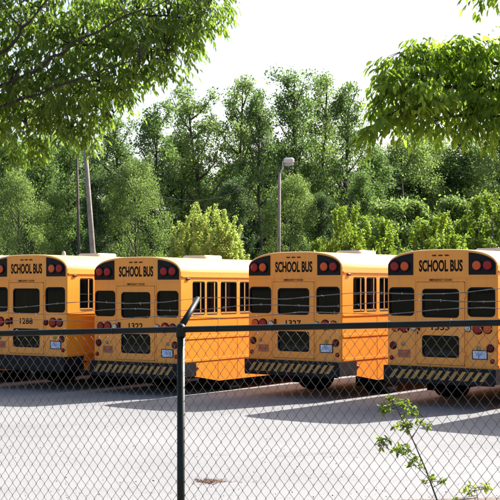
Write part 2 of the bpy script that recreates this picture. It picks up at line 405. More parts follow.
    # ---- rear windows: gasket > pane
    for x0, x1 in ((-1.175, -.60), (.60, 1.175)):
        g = MB(); ring(rrect(x0-.004, 1.786, x1+.004, 2.364, .089), rrect(x0+.03, 1.82, x1-.03, 2.33, .06), rear3(.012), .022, g)
        w = g.build('rear_window', M['blacktrim'], root)
        p = MB(); p.box((x0+.02, .010, 1.81), (x1-.02, .016, 2.34)); p.build('pane', M['glass'], w)
    # ---- emergency door > panes, handle, hinges
    d = MB()
    do = rrect(-.527, .828, .527, 2.467, .03, 3)
    u0, l0 = rrect(-.405, 1.765, .405, 2.33, .075), rrect(-.405, .975, .405, 1.40, .055)
    d.slab(do, [u0, l0], rear3(.014), .022)
    door = d.build('emergency_door', M['yellow'], root)
    for (za, zb, rr) in ((1.765, 2.33, .075), (.975, 1.40, .055)):
        g = MB(); ring(rrect(-.409, za-.004, .409, zb+.004, rr+.004), rrect(-.375, za+.03, .375, zb-.03, rr-.02), rear3(.0), .018, g)
        w = g.build('door_window', M['blacktrim'], door)
        p = MB(); p.box((-.385, .0, za+.02), (.385, .006, zb-.02)); p.build('pane', M['glass'], door)
    g = MB(); g.rbox((-.50, -.05, 1.50), (-.46, -.01, 1.66), .008); g.tube([(-.48, -.04, 1.52), (-.48, -.07, 1.50), (-.48, -.07, 1.42)], .011); g.build('handle', M['darkred'], door)
    for z in (1.0, 1.55, 2.15):
        g = MB(); g.tube([(.55, -.012, z), (.55, -.012, z + .10)], .012); g.rbox((.50, -.014, z + .01), (.548, -.009, z + .09), .002); g.build('hinge', M['yellow'], door)
    lettering('lettering', 'EMERGENCY DOOR', 0, -.0115, 2.487, .045, .50, M['blacktrim'], root, .01)
    lettering('lettering', 'SCHOOL BUS', 0, -.004, 2.675, .235, .97, M['blacktrim'], root, .032)
    # ---- warning lamp panels > lamps
    for sx in (-1, 1):
        pts = [(.62, 2.61), (1.195, 2.61)]
        tops = [(x, min(roof_z(x) - .052, 3.06)) for x in np.linspace(1.195, .62, 10)]
        out = [(sx*x, z) for x, z in pts + tops]
        g = MB(); g.slab(out, [], rear3(-.001), .014); lp = g.build('lamp_panel', M['black'], root)
        for x, key in ((.80, 'amber'), (1.03, 'red')):
            g = MB(); disc(g, sx*x, 2.79, .092, -.032, .028); l = g.build('warning_lamp', M[key], lp)
            g = MB(); R = Matrix.Translation((sx*x, -.015, 2.79)) @ Matrix.Rotation(math.pi/2, 4, 'X')
            g.lathe([(.112, 0), (.112, .024), (.093, .026), (.093, .0)], R); g.build('lamp_hood', M['black'], l)
    # ---- tail lamps
    for sx in (-1, 1):
        for x, z, rr, key, nm in ((.60, 1.555, .062, 'clear', 'reversing_lamp'), (.815, 1.555, .098, 'red', 'brake_lamp'), (1.02, 1.555, .085, 'amber', 'turn_lamp'),
                                  (1.08, 1.18, .070, 'darkred', 'tail_reflector'), (1.12, .93, .040, 'red', 'small_reflector')):
            g = MB(); disc(g, sx*x, z, rr, -.012, .026); l = g.build(nm, M[key], root)
            g = MB(); R = Matrix.Translation((sx*x, -.001, z)) @ Matrix.Rotation(math.pi/2, 4, 'X')
            g.lathe([(rr*1.16, 0), (rr*1.16, .012), (rr, .016), (rr, .0)], R); g.build('bezel', M['rubber'], l)
    # ---- stickers, plate, emblem
    g = MB(); g.box((.72, -.012, .95), (1.02, -.002, 1.11)); pl = g.build('licence_plate', M['plate'], root)
    g = MB(); ring(rrect(.708, .938, 1.032, 1.122, .01, 2), rrect(.722, .952, 1.018, 1.108, .006, 2), rear3(-.002), .014, g); g.build('plate_frame', M['rubber'], pl)
    g = MB(); g.box((-.97, -.006, .96), (-.69, -.002, 1.12)); g.build('sticker', M['decal'], root)
    for sx in (-1, 1):
        g = MB(); disc(g, sx*.85, 1.20, .045, -.002, .012); g.build('round_emblem', M['seal'], root)
    g = MB(); g.box((-.47, -.0125, 1.50), (-.425, -.0085, 1.66)); g.build('sticker', M['darkred'], root)
    # ---- clearance lamps on the rear brow and the roof side
    for x in (-.14, 0, .14):
        g = MB(); g.rbox((x-.045, -.022, 2.985), (x+.045, .0, 3.01), .008); g.build('clearance_lamp', M['darkred'], root)
    for sx in (-1, 1):
        g = MB(); xa, xb = sorted((sx*(HW+.001), sx*(HW+.03))); g.rbox((xa, .22, 2.60), (xb, .34, 2.645), .008); g.build('side_marker_lamp', M['darkred'], root)
        g = MB(); xa, xb = sorted((sx*(HW+.001), sx*(HW+.02))); g.rbox((xa, .62, .62), (xb, .68, .68), .006); g.build('small_reflector', M['red'], root)
    # ---- roof hatch
    g = MB(); g.rbox((-.34, 2.2, 3.09), (.34, 2.9, 3.20), .03); g.build('roof_hatch', M['hatch'], root)
    g = MB(); g.rbox((-.34, 6.6, 3.09), (.34, 7.3, 3.20), .03); g.build('roof_hatch', M['hatch'], root)
    # ---- underside
    g = MB()
    for sx in (-1, 1): g.box((sx*.42-.05, -.0, .50), (sx*.42+.05, LEN, .70))
    g.box((-1.12, .1, .66), (1.12, LEN - .2, .715)); g.build('chassis_frame', M['under'], root)
    g = MB(); g.tube([(-.85, 2.2, .50), (.85, 2.2, .50)], .07); g.lathe([(.05, -.2), (.17, -.1), (.2, 0), (.17, .1), (.05, .2)], Matrix.Translation((0, 2.2, .50)) @ Matrix.Rotation(math.pi/2, 4, 'Y'), 16); g.build('rear_axle', M['under'], root)
    g = MB(); g.rbox((-.95, .35, .42), (-.5, 1.25, .64), .04); g.build('spare_carrier', M['under'], root)
    g = MB(); g.tube([(.62, .0, .55), (.62, .5, .55), (.66, 1.4, .52)], .05, 10); g.build('exhaust_pipe', M['rim'], root)
    for sx in (-1, 1):
        g = MB(); x0, x1 = sorted((sx*.62, sx*1.14)); g.box((x0, 1.53, .16), (x1, 1.545, .70)); g.build('mud_flap', M['rubber'], root)
    g = MB(); g.rbox((-1.0, 3.4, .30), (1.0, 4.9, .70), .04); g.rbox((-1.1, 5.4, .34), (-.55, 6.8, .70), .04); g.rbox((.5, 5.2, .30), (1.1, 6.4, .70), .04); g.rbox((-.5, 7.4, .28), (.5, 9.4, .70), .04); g.rbox((-.40, .5, .36), (.44, 1.4, .7), .05); g.build('underbody_light_blocks', M['under'], root)  # bulky boxes added to block light under the bus
    return root

def make_wheel(parent, x, y, side, dual):
    w = None
    for k in range(2 if dual else 1):
        cx = x - side * k * .29
        R = Matrix.Translation((cx, y, .50)) @ Matrix.Rotation(math.pi/2 * side, 4, 'Y')
        g = MB(); g.lathe([(.30, -.12), (.44, -.125), (.49, -.10), (.50, -.05), (.50, .05), (.49, .10), (.44, .125), (.30, .12), (.27, .10)], R, 40)
        if w is None:
            w = g.build('wheel', M['rubber'], parent)
            g = MB(); g.lathe([(.30, .10), (.27, .11), (.25, .03), (.16, .01), (.13, .06), (.0001, .07)], R, 28); g.build('rim', M['rim'], w)
        else:
            g.build('inner_tyre', M['rubber'], w)
    return w

def rear_bumper(striped):
    g = MB()
    # U-shaped channel: rear face and two returns along the sides
    xo, yo = 1.245, -.16; zb, zt = .48, .78
    path = [(-xo, .57), (-xo, yo + .05), (-xo + .05, yo), (xo - .05, yo), (xo, yo + .05), (xo, .57)]
    inn = [(-xo+.02, .57), (-xo+.02, yo + .06), (-xo + .06, yo+.02), (xo - .06, yo+.02), (xo-.02, yo + .06), (xo-.02, .57)]
    n = len(path); V = [(x, y, zb) for x, y in path] + [(x, y, zt) for x, y in path] + [(x, y, zb) for x, y in inn] + [(x, y, zt) for x, y in inn]
    fs = []
    for i in range(n - 1): fs += [(i, i+1, n+i+1, n+i), (2*n+i, 3*n+i, 3*n+i+1, 2*n+i+1), (i, 2*n+i, 2*n+i+1, i+1), (n+i, n+i+1, 3*n+i+1, 3*n+i)]
    fs += [(0, n, 3*n, 2*n), (n-1, 3*n-1, 4*n-1, 2*n-1)]
    g.add(V, fs); g.box((-xo+.03, yo+.025, zt-.012), (xo-.03, .0, zt-.002))
    g.box((-xo+.03, yo+.025, zb-.03), (xo-.03, yo+.06, zb+.03))
    o = g.build('rear_bumper', M['bumper'])
    if striped:
        h = MB(); z0, z1 = .535, .715; x = -1.09
        while x < .93:
            h.add([(x, yo-.004, z0), (x+.085, yo-.004, z0), (x+.225, yo-.004, z1), (x+.14, yo-.004, z1)], [(0, 1, 2, 3)]); x += .168
        h.build('hazard_stripes', M['hazard'], o)
    return o

bus0 = make_bus()
def add_wheels(root, dz):
    for sx in (-1, 1):
        for y, dual in ((2.2, True), (LEN + .35, False)):
            w = make_wheel(root, sx * 1.03, y, sx, dual); w.location.z = dz
GROUP = 'school buses parked side by side in the lot'
buses = [  # x, y, yaw, dz, number, label, striped
 (-7.95, 29.75, 33.0, 0, '', 'yellow school bus at far left, only its orange skirt visible below the bus numbered 1288', True),
 (-5.19, 28.48, 32.8, .02, '1288', 'yellow school bus numbered 1288 at the left edge, plain black bumper without stripes', False),
 (-2.54, 27.31, 33.34, -.06, '1322', 'yellow school bus numbered 1322 behind the dark fence post, second bus from the left', True),
 (.94, 26.44, 36.73, .03, '1327', 'yellow school bus numbered 1327, in front of the lamp pole, third bus from the left', True),
 (3.79, 24.38, 36.83, .02, '1333', 'nearest yellow school bus, numbered 1333, at the right edge of the photo', True),
 (6.72, 22.35, 37.0, .0, '', 'school bus past the right edge, only its shadow shows on the asphalt', True)]
cache = {}
roots = [bus0] + [copy_tree(bus0) for _ in range(5)]
for root, (x, y, yaw, dz, num, label, striped) in zip(roots, buses):
    root.location = (x, y, dz); root.rotation_euler = (0, 0, -math.radians(yaw))
    tag(root, label, 'school bus', GROUP)
    if num: lettering('fleet_number', num, 0, -.0115, 1.51, .135, .40, M['blacktrim'], root, .018)
    if striped not in cache: cache[striped] = rear_bumper(striped); bp = cache[striped]
    else: bp = copy_tree(cache[striped])
    bp.parent = root
    if 'w' not in cache:
        add_wheels(root, -dz); cache['w'] = [c for c in root.children if c.name.startswith('wheel')]
    else:
        for w in cache['w']:
            c = copy_tree(w, root); c.location.z = -dz
def relens(root, name, key):
    for c in root.children_recursive:
        if c.name.split('.')[0] == name and len(c.material_slots): c.material_slots[0].link = 'OBJECT'; c.material_slots[0].material = M[key]
relens(roots[1], 'turn_lamp', 'dullred'); relens(roots[2], 'turn_lamp', 'dullred'); relens(roots[1], 'reversing_lamp', 'darkred')
for c in roots[2].children_recursive:
    if c.name.startswith('warning_lamp') and abs(c.data.vertices[0].co.x) < .95: c.material_slots[0].link = 'OBJECT'; c.material_slots[0].material = M['red']
rv = random.Random(4)
for rt in roots:
    for c in rt.children:
        if c.name.startswith(('sticker', 'licence_plate', 'round_emblem')): c.location = (rv.uniform(-.03, .03), 0, rv.uniform(-.03, .03)); c.rotation_euler = (0, rv.uniform(-.012, .012), 0)
# small white beacon on the roof of bus 1288
g = MB(); g.lathe([(.05, 0), (.05, .03), (.035, .10), (.0001, .12)], Matrix.Translation((.35, .9, 3.10)), 14); g.build('roof_beacon', M['clear'], roots[1])

# ------------------------------------------------------------------ fence
def fxy(x): return 7.55 - .426 * x
def rz(x): return 2.144 + .0364 * x
ct = 1 / math.sqrt(1 + .426 ** 2); T = Vector((ct, -.426 * ct, .0364 * ct)).normalized(); NRM = Vector((.426 * ct, ct, 0))
def fp(s, z, out=0):                   # s metres along the fence from x=0, z above the rail
    p = Vector((0, fxy(0), rz(0))) + T * s; p.z += z; return p + NRM * out
fence = tag(empty('chain_link_fence', (0, 7.55, .3)), 'dark green chain-link fence with barbed wire crossing the whole foreground', 'fence')
def fbuild(mb_, name, m_): 
    o = mb_.build(name, m_, fence); o.matrix_parent_inverse = Matrix.Translation((0, -7.55, -.3)); return o
g = MB(); g.tube([fp(-6.5, 0), fp(-2.2, 0), fp(1.0, .0), fp(6.5, 0)], .0195, 12); fbuild(g, 'top_rail', M['fence'])
Lw, Hc = .0625, .085; Hf = 1.78
s_post = -.436 / ct
for k in (-2, -1, 0, 1, 2):
    s = s_post + 3.05 * k; p = fp(s, 0); g = MB(); zt = p.z
    g.tube([(p.x, p.y, zt - 2.2), (p.x, p.y, zt + .012)], .0245, 16); po = fbuild(g, 'post', M['fence'])
    g = MB(); g.lathe([(.031, -.045), (.032, -.0), (.030, .02), (.018, .035), (.0001, .04)], Matrix.Translation(p), 16)
    e0 = p + Vector((0, 0, .015)); e1 = p + NRM * .25 + Vector((0, 0, .195)); g.tube([e0, e1], [.022, .017], 10)
    a = fbuild(g, 'barbed_wire_arm', M['fence'])
for h in (.075, .130, .185):
    g = MB(); pts = [fp(-6.4 + 12.8 * i / 90, h, h * 1.28 + .01) + Vector((0, 0, .012 * math.sin(i * .9 + h * 40))) for i in range(91)]
    g.tube(pts, .0017, 5)
    pts2 = [p + Vector((0, 0, .0035 * math.sin(i * 2.3))) for i, p in enumerate(pts)]
    g.tube(pts2, .0014, 4)
    for i in range(100):
        c = fp(-6.4 + .128 * i, h, h * 1.28 + .01) + Vector((0, 0, .012 * math.sin((.128 * i / 12.8 * 90) * .9 + h * 40)))
        for q in range(2):
            dv = Vector((random.uniform(-.4, .4), random.uniform(-1, 1), random.uniform(-1, 1))).normalized() * .009; g.tube([c - dv, c + dv], .0009, 3, False)
    fbuild(g, 'barbed_wire', M['barb'])
# chain link: zig-zag wires hooked into their neighbours
g = MB(); nrow = int(Hf / Hc * 2); s0 = -5.2
for i in range(int(10.4 / (Lw / 2))):
    pts = []
    for j in range(nrow + 1):
        side_ = (j + i) % 2
        wob = .0010 * math.sin(i * 1.7 + j * .6) + .006 * math.sin(i * .11 + j * .19) + .004 * math.sin(j * .33 - i * .05)
        pts.append(fp(s0 + (i + side_ * 1.08 - .04) * Lw / 2 + wob, -.025 - j * Hc / 2, (.0022 if side_ else -.0022)))
    g.tube(pts, .00175, 4, False)
fbuild(g, 'chain_link_mesh', M['wire'])
g = MB(); 
for i in range(30):
    s = -5.4 + i * .37; c = fp(s, 0); g.tube([c + T*.004*math.cos(a) + Vector((0,0,.024*math.sin(a))) + NRM*.024*math.cos(a) for a in np.linspace(0, 6.28, 9)], .0018, 4, False)
fbuild(g, 'tie_wires', M['wire'])

# ------------------------------------------------------------------ foliage tools
def leaf_object(name, P, D, Nn, size, width, material, parent=None, fold=.25, shape='leaf'):
    """P base points, D tip directions, Nn blade normals, size lengths -> one mesh of leaf blades"""
    P = np.asarray(P, float); n = len(P); D = D / np.linalg.norm(D, axis=1)[:, None]
    Sd = np.cross(D, Nn); Sd /= np.linalg.norm(Sd, axis=1)[:, None] + 1e-9; Nn = np.cross(Sd, D)
    size = np.broadcast_to(size, (n,))[:, None]; w = size * width
    if shape == 'leaf':
        V = np.stack([P, P + D*size*.35 + Sd*w*.5 + Nn*w*fold, P + D*size*.7 + Sd*w*.36 + Nn*w*fold*.6, P + D*size - Nn*w*fold*.6,
                      P + D*size*.7 - Sd*w*.36 + Nn*w*fold*.6, P + D*size*.35 - Sd*w*.5 + Nn*w*fold], 1)
        k = 6; F_ = np.array([[0, 1, 2, 3], [0, 3, 4, 5]])
    else:
        V = np.stack([P, P + D*size*.5 + Sd*w*.5 + Nn*w*fold, P + D*size, P + D*size*.5 - Sd*w*.5 + Nn*w*fold*.3], 1); k = 4; F_ = np.array([[0, 1, 2, 3]])
    V = V.reshape(-1, 3); FF = (np.arange(n)[:, None, None] * k + F_[None]).reshape(-1, 4)
    me = bpy.data.meshes.new(name); me.vertices.add(len(V)); me.vertices.foreach_set('co', V.ravel())
    me.loops.add(FF.size); me.loops.foreach_set('vertex_index', FF.ravel().astype(np.int32))
    me.polygons.add(len(FF)); me.polygons.foreach_set('loop_start', (np.arange(len(FF)) * 4).astype(np.int32))
    me.materials.append(material); me.update(calc_edges=True); me.validate()
    o = bpy.data.objects.new(name, me); COL.objects.link(o); o.parent = parent
    return o
def unit(n, r): v = r.normal(size=(n, 3)); return v / np.linalg.norm(v, axis=1)[:, None]

def crown_leaves(cl, per, leaf, r, flat=.7, droop=.2):
    """cl: list of (centre, radius). Leaves fill a ragged shell-weighted clump"""
    Ps = []
    for c, rad in cl:
        n = int(per * (rad ** 2)); d = unit(n, r); rr = rad * r.random(n) ** .45
        # sub-clumps give light and dark patches
        sub = unit(22, r) * rad * .85; near = r.integers(0, 22, n)
        p = d * rr[:, None] * .5 + sub[near] * (r.random(n)[:, None] * .6 + .45); p[:, 2] *= flat
        Ps.append(p + np.array(c))
    P = np.concatenate(Ps); n = len(P)
    D = unit(n, r); D[:, 2] -= droop; Nn = unit(n, r); Nn[:, 2] += .8
    return P, D, Nn, leaf * (.6 + .8 * r.random(n))

def far_tree(seed, h, r0, leafmat, per=430, leaf=.19, base=.22, lean=0, style='oval', ncl=46):
    r = np.random.default_rng(seed); root = empty('tree')
    wood = MB(); top = Vector((lean * h, 0, h * .93))
    tp = [Vector((lean * h * t + .12 * math.sin(t * 5 + seed), .1 * math.cos(t * 4 + seed), h * .93 * t)) for t in np.linspace(0, 1, 9)]
    R0 = h * .013
    wood.tube(tp, [R0 * (1 - .88 * t) + .01 for t in np.linspace(0, 1, 9)], 8)
    tr = wood
    cl = []
    for i in range(ncl):
        t = base + (1 - base) * ((i + .5) / ncl) ** .9
        q = (t - base) / (1 - base)
        if style == 'oval': prof = math.sin(math.pi * min(1, .12 + q * .86)) ** .7
        elif style == 'vase': prof = .45 + .75 * q if q < .75 else 1.0 - (q - .75) * 2.6
        else: prof = 1.05 - .9 * q
        a = i * 2.399 + r.normal() * .4; rad = r0 * prof * (.35 + .65 * r.random() ** .5)
        k = min(8, int(t * 8)); c0 = tp[k]
        c = Vector((c0.x + rad * math.cos(a), c0.y + rad * math.sin(a), h * t + r.normal() * .25))
        cr = h * (.06 + .055 * r.random()) * (.8 if q > .85 else 1); cl.append((tuple(c), cr))
        zs = max(h * .12, c.z - rad * (.7 + .5 * r.random()) - .4)
        k2 = zs / (h * .93) * 8; kk = min(7, int(k2)); a0 = tp[kk].lerp(tp[kk+1], k2 - kk)
        mid = a0.lerp(c, .5) + Vector((r.normal()*.15, r.normal()*.15, -.12 * rad))
        tr.tube([a0, mid, c], [R0 * .32, R0 * .2, R0 * .07], 5)
    tr.build('trunk', M['barkfar'], root)
    P, D, Nn, sz = crown_leaves(cl, per, leaf, r)
    leaf_object('crown', P, D, Nn, sz, .62, leafmat, root, shape='quad')
    return root

def feather_tree(seed, h, spread, leafmat, nlimb=15, base=.34, leaf=.145, lean=0, per=118, low=0):
    r = np.random.default_rng(seed); root = empty('tree'); g = MB(); K = 12
    tp = [Vector((lean * h * t + .16 * math.sin(t * 6 + seed), .12 * math.cos(t * 5 + seed), h * .96 * t)) for t in np.linspace(0, 1, K + 1)]
    R0 = h * .013; g.tube(tp, [R0 * (1 - .9 * t) + .012 for t in np.linspace(0, 1, K + 1)], 8)
    def tr(t): k = min(K - 1, int(t * K)); return tp[k].lerp(tp[k+1], t * K - k)
    cl = [(tuple(tp[-1]), .6)]
    for i in range(nlimb):
        t = base + (.93 - base) * (i + r.random() * .8) / nlimb; a = i * 2.399 + r.normal() * .4; q = (t - base) / (1 - base)
        Lh = spread * (1.05 - .75 * q) * (.55 + .6 * r.random()); up = Lh * (.7 + .7 * r.random()) + .3
        p0 = tr(t); p3 = p0 + Vector((Lh * math.cos(a), Lh * math.sin(a), up)); p1 = p0.lerp(p3, .35) + Vector((0, 0, -.12 * Lh)); p2 = p0.lerp(p3, .7) + Vector((0, 0, -.10 * Lh))
        g.tube([p0, p1, p2, p3], [R0 * .38, R0 * .26, R0 * .16, R0 * .05], 5)
        for k in range(6):
            f = .35 + .65 * k / 5; c = (p0.lerp(p1, f * 3) if f < .33 else p1.lerp(p2, f * 3 - 1) if f < .67 else p2.lerp(p3, f * 3 - 2))
            o = Vector((r.normal(), r.normal(), r.normal() * .8 + .25)) * .42 * (1.15 - f * .5); c2 = c + o
            g.tube([c, c2], [.02, .008], 4, False); cl.append((tuple(c2), .34 + .42 * r.random()))
    for i in range(low):
        t = .04 + base * r.random(); a = r.random() * 6.28; c = tr(t) + Vector((math.cos(a), math.sin(a), .2)) * (.5 + spread * .5 * r.random()); g.tube([tr(max(.02, t - .05)), c], [.03, .01], 4, False); cl.append((tuple(c), .6 + .4 * r.random()))
    g.build('trunk', M['barkfar'], root)
    Ps = []
    for c, rad in cl:
        n = int(per * (rad / .6) ** 2); d = unit(n, r); p = d * (rad * r.random(n) ** .55)[:, None]; p[:, 2] *= .8; Ps.append(p + np.array(c))
    P = np.concatenate(Ps); n = len(P); D = unit(n, r); D[:, 2] -= .25; Nn = unit(n, r); Nn[:, 2] += .7
    leaf_object('crown', P, D, Nn, leaf * (.55 + .9 * r.random(n)), .6, leafmat, root, shape='quad')
    return root

# ------------------------------------------------------------------ far trees (prototypes, then copies)
protos = {
 'A': feather_tree(11, 15, 2.2, M['leafF1'], nlimb=19, base=.30, low=4),
 'B': feather_tree(12, 15, 2.7, M['leafF2'], nlimb=18, base=.36, lean=-.09),
 'E': feather_tree(15, 15, 2.1, M['leafF2'], nlimb=16, base=.40, lean=.02),
 'G': feather_tree(17, 15, 2.4, M['leafF1'], nlimb=16, base=.38, lean=.05),
 'C': feather_tree(13, 15, 2.6, M['leafF1'], nlimb=26, base=.14, low=14, per=150),
 'D': feather_tree(14, 14, 2.4, M['leafF3'], nlimb=26, base=.10, low=16, per=160),
 'F': far_tree(16, 13, 3.6, M['leafF2'], style='oval', base=.06, ncl=56, per=520, leaf=.15),
 'H': far_tree(18, 13, 2.6, M['leafF1'], style='cone', base=.08, ncl=44, per=520, leaf=.15),
}
PH = dict(A=15, B=15, C=15, D=14, E=15, F=13, G=15, H=13)
GT = 'trees of the wood behind the buses'
trees = [  # u, top v, distance, proto, width factor, label
 (8, 128, 66, 'C', 1.0, 'tree at the far left of the wood, under the overhanging near crown'),
 (40, 140, 62, 'H', .9, 'dark tree below the drooping near leaves, left of the leaning pole'),
 (70, 125, 70, 'A', 1.0, 'slim tree just left of the leaning utility pole'),
 (118, 112, 68, 'A', 1.0, 'mid green tree just right of the leaning utility pole'),
 (152, 97, 64, 'G', 1.1, 'airy rounded tree with sky showing through, between the leaning pole and the tall group'),
 (180, 122, 70, 'C', .9, 'tree in the dip of the treeline left of the tall group'),
 (212, 80, 68, 'B', 1.0, 'tall feathery tree at the left end of the tall group, leaning left'),
 (238, 74, 71, 'E', .95, 'tall narrow tree above the yellow-green bush, second of the tall group'),
 (266, 84, 67, 'G', .8, 'tall tree directly behind the lamp pole'),
 (296, 64, 70, 'A', 1.0, 'tallest tree of the wood, just right of the lamp pole'),
 (320, 71, 73, 'E', .9, 'tall leafy tree right of the tallest one'),
 (352, 76, 69, 'G', .9, 'thin tall tree with open crown at the right end of the tall group'),
 (372, 138, 72, 'C', .9, 'lower tree where the treeline drops, right of the tall group'),
 (400, 142, 78, 'F', 1.0, 'rounded tree behind the left tip of the near right crown'),
 (432, 134, 82, 'F', 1.1, 'pale rounded tree under the near right crown'),
 (465, 138, 80, 'H', 1.1, 'broad tree under the near right crown, near the right edge'),
 (498, 132, 78, 'F', 1.1, 'tree at the far right edge of the wood'),
 (362, 175, 58, 'H', .7, 'dark conical tree behind the pale shrubs, right of centre'),
 (322, 190, 60, 'D', .7, 'dark low tree between the lamp pole and the pale shrubs'),
 (95, 170, 58, 'D', .8, 'dark low tree behind the foot of the leaning pole'),
 (235, 175, 60, 'D', .8, 'dark low tree behind the yellow-green bush'),
 (20, 175, 57, 'F', .7, 'bushy low tree above the bus numbered 1288'),
 (135, 165, 59, 'F', .75, 'bushy low tree above the bus numbered 1322'),
 (290, 180, 60, 'F', .7, 'bushy low tree right behind the lamp head'),
]
used = set()
for i, (u, v, d, k, wf, lab) in enumerate(trees):
    o = protos[k] if k not in used else copy_tree(protos[k]); used.add(k)
    p = at(u, v, d); s = p.z / PH[k]
    o.location = (p.x, d, 0); sw = max(s, .62) * wf; o.scale = (sw, sw, s); o.rotation_euler = (0, 0, i * 1.9 if k not in 'B' else 0)
    tag(o, lab, 'tree', GT)

# the deep wood behind them, one mass
r = np.random.default_rng(5); cl = []
for i in range(520):
    u = r.uniform(-90, 590); d = r.uniform(74, 100)
    tv = np.interp(u, [-90, 60, 110, 165, 185, 205, 250, 300, 350, 375, 600], [150, 150, 155, 175, 185, 175, 165, 160, 170, 170, 165])
    ztop = CZ + (HZ - tv) / F * d
    z = r.uniform(.5, ztop); cl.append((((u-250)/F*d, d, z), r.uniform(.8, 1.7)))
P, D, Nn, sz = crown_leaves(cl, 420, .26, r)
w = leaf_object('far_wood', P, D, Nn, sz, .62, M['leafF3'], shape='quad')
tag(w, 'dense dark wood filling the background behind the individual trees', 'wood', kind='stuff')
g = MB()
for i in range(150):
    u = r.uniform(-90, 590); d = r.uniform(72, 90); x = (u-250)/F*d; h = r.uniform(6, 8.5)
    g.tube([(x, d, 0), (x + r.normal()*.2, d, h*.5), (x + r.normal()*.4, d, h)], [.12, .09, .03], 5)
tag(g.build('far_tree_trunks', M['barkfar']), 'thin trunks standing in the dark wood behind the buses', 'tree trunks', kind='stuff')

# ------------------------------------------------------------------ shrubs in front of the wood
def bush(seed, h, rad, lm, leaf=.11, per=2600, upright=0, name='shrub', ncl=34, dome=False):
    r = np.random.default_rng(seed); root = empty(name); g = MB(); cl = []
    for i in range(ncl):
        a = i * 2.399 + r.normal() * .3; q = ((i + .5) / ncl); rr = rad * math.sqrt(q) * .8; z = h * (.86 - .55 * q * q) * (.75 + .3 * r.random())
        if i % 3 == 0: z *= .55
        if dome: rr = rad * math.sqrt(q); z = h * (.60 + .37 * math.sqrt(1 - q)) - h * .34 * r.random() ** 1.4
        c = Vector((rr * math.cos(a), rr * math.sin(a), z)); cl.append((tuple(c), rad * (.17 + .10 * r.random()) * (34 / ncl) ** .25))
        if not dome or i % 9 == 0: g.tube([(.1 * math.cos(a), .1 * math.sin(a), 0), c * .5 + Vector((0, 0, h * .05)), c], [.03, .022, .008], 5)
    g.build('stems', M['barkfar'], root)
    P, D, Nn, sz = crown_leaves(cl, per, leaf, r, flat=.95)
    if upright:
        n = len(P) // 2; base = np.array([cl[i][0] for i in r.integers(0, ncl, 140)]); k = r.integers(0, 140, n)
        dirs = unit(140, r) * .35; dirs[:, 2] = 1
        P[:n] = base[k] + dirs[k] * (r.random(n)[:, None] * rad * .42) + r.normal(size=(n, 3)) * .035
        D[:, 2] += upright
    leaf_object('foliage', P, D, Nn, sz, .55, lm, root, shape='quad')
    return root
o = bush(31, 5.1, 1.40, M['leafY'], leaf=.075, per=6500, upright=.4, ncl=330, dome=True); p = at(207, 250, 45); o.location = (p.x, 45, 0); tag(o, 'rounded yellow-green bush rising behind the roof of the bus numbered 1322', 'bush')
sp = [(345, 206, 43, 1.15, 'S', 'bright feathery shrub with pointed tips behind the roof of the bus numbered 1327'),
      (322, 240, 44, .8, 'S', 'lowest pale shrub, showing just above the roof left of the roof hatch'),
      (380, 218, 46, 1.7, 'S', 'round shrub between the feathery one and the tall yellowish one'),
      (414, 190, 50, 2.1, 'F2', 'large yellowish shrub behind the roof between the buses 1327 and 1333'),
      (434, 216, 44, 1.5, 'S', 'light green shrub right behind the brow of the bus numbered 1333'),
      (458, 188, 52, 2.2, 'F2', 'tall pale shrub above the bus numbered 1333'),
      (494, 194, 50, 2.1, 'S', 'broad shrub at the right edge above the last bus'),
      (390, 190, 56, 2.0, 'F2', 'greyish green shrub behind the others, under the near right crown')]
sproto = {'S': bush(41, 4.6, 1.5, M['leafS'], leaf=.095, per=5600, upright=.45, ncl=64), 'F2': bush(42, 5.2, 1.9, M['leafF2'], leaf=.115, per=4200, ncl=60)}
ph = {'S': 4.6, 'F2': 5.2}; pr = {'S': 1.5, 'F2': 1.9}; used = set()
for i, (u, v, d, rad, k, lab) in enumerate(sp):
    o = sproto[k] if k not in used else copy_tree(sproto[k]); used.add(k)
    p = at(u, v, d); o.location = (p.x, d, 0); q = rad * 1.15 / pr[k]; o.scale = (q, q, p.z / ph[k]); o.rotation_euler = (0, 0, i * 1.3)
    tag(o, lab, 'shrub', 'pale shrubs along the far edge of the lot')

# ------------------------------------------------------------------ poles
po = tag(empty('utility_pole', (at(96, 250, 52).x, 52, 0)), 'leaning weathered wooden utility pole rising out of the wood on the left', 'utility pole')
g = MB(); d = 52; p0 = Vector((.15, 0, 0)); p1 = at(84, 132, d) - Vector(po.location)
g.tube([p0, p0.lerp(p1, .5), p1], [.13, .115, .09], 10); g.build('pole', M['pole'], po)
g = MB(); g.rbox((p1.x-.10, -.08, p1.z-.55), (p1.x+.10, .16, p1.z-.05), .03); g.build('transformer_box', M['greym'], po)
po2 = tag(empty('utility_pole', (at(81, 250, 56).x, 56, 0)), 'thin dark straight pole just left of the leaning utility pole', 'utility pole')
g = MB(); p1 = at(77, 158, 56) - Vector(po2.location); g.tube([(0, 0, 0), p1], [.08, .05], 8); g.build('pole', M['barkfar'], po2)
lo = tag(empty('lamp_pole', (at(278, 250, 50).x, 50, 0)), 'grey lot lamp on a slim pole in front of the tall trees', 'lamp pole')
g = MB(); p1 = at(279.5, 172, 50) - Vector(lo.location); g.tube([(0, 0, 0), p1 * .5, p1], [.085, .075, .06], 10); g.build('pole', M['pole'], lo)
g = MB(); hd = at(289, 161, 50) - Vector(lo.location)
g.tube([p1 - Vector((0, 0, .1)), p1 + Vector((.15, 0, .18)), hd + Vector((-.25, 0, .0))], .028, 8); g.build('arm', M['greym'], lo)
g = MB(); g.rbox((hd.x-.22, -.18, hd.z-.13), (hd.x+.22, .18, hd.z+.13), .07); hh = g.build('lamp_head', M['greym'], lo)
g = MB(); g.rbox((hd.x-.2, -.15, hd.z-.19), (hd.x+.18, .15, hd.z-.13), .02); g.build('lens', M['clear'], hh)
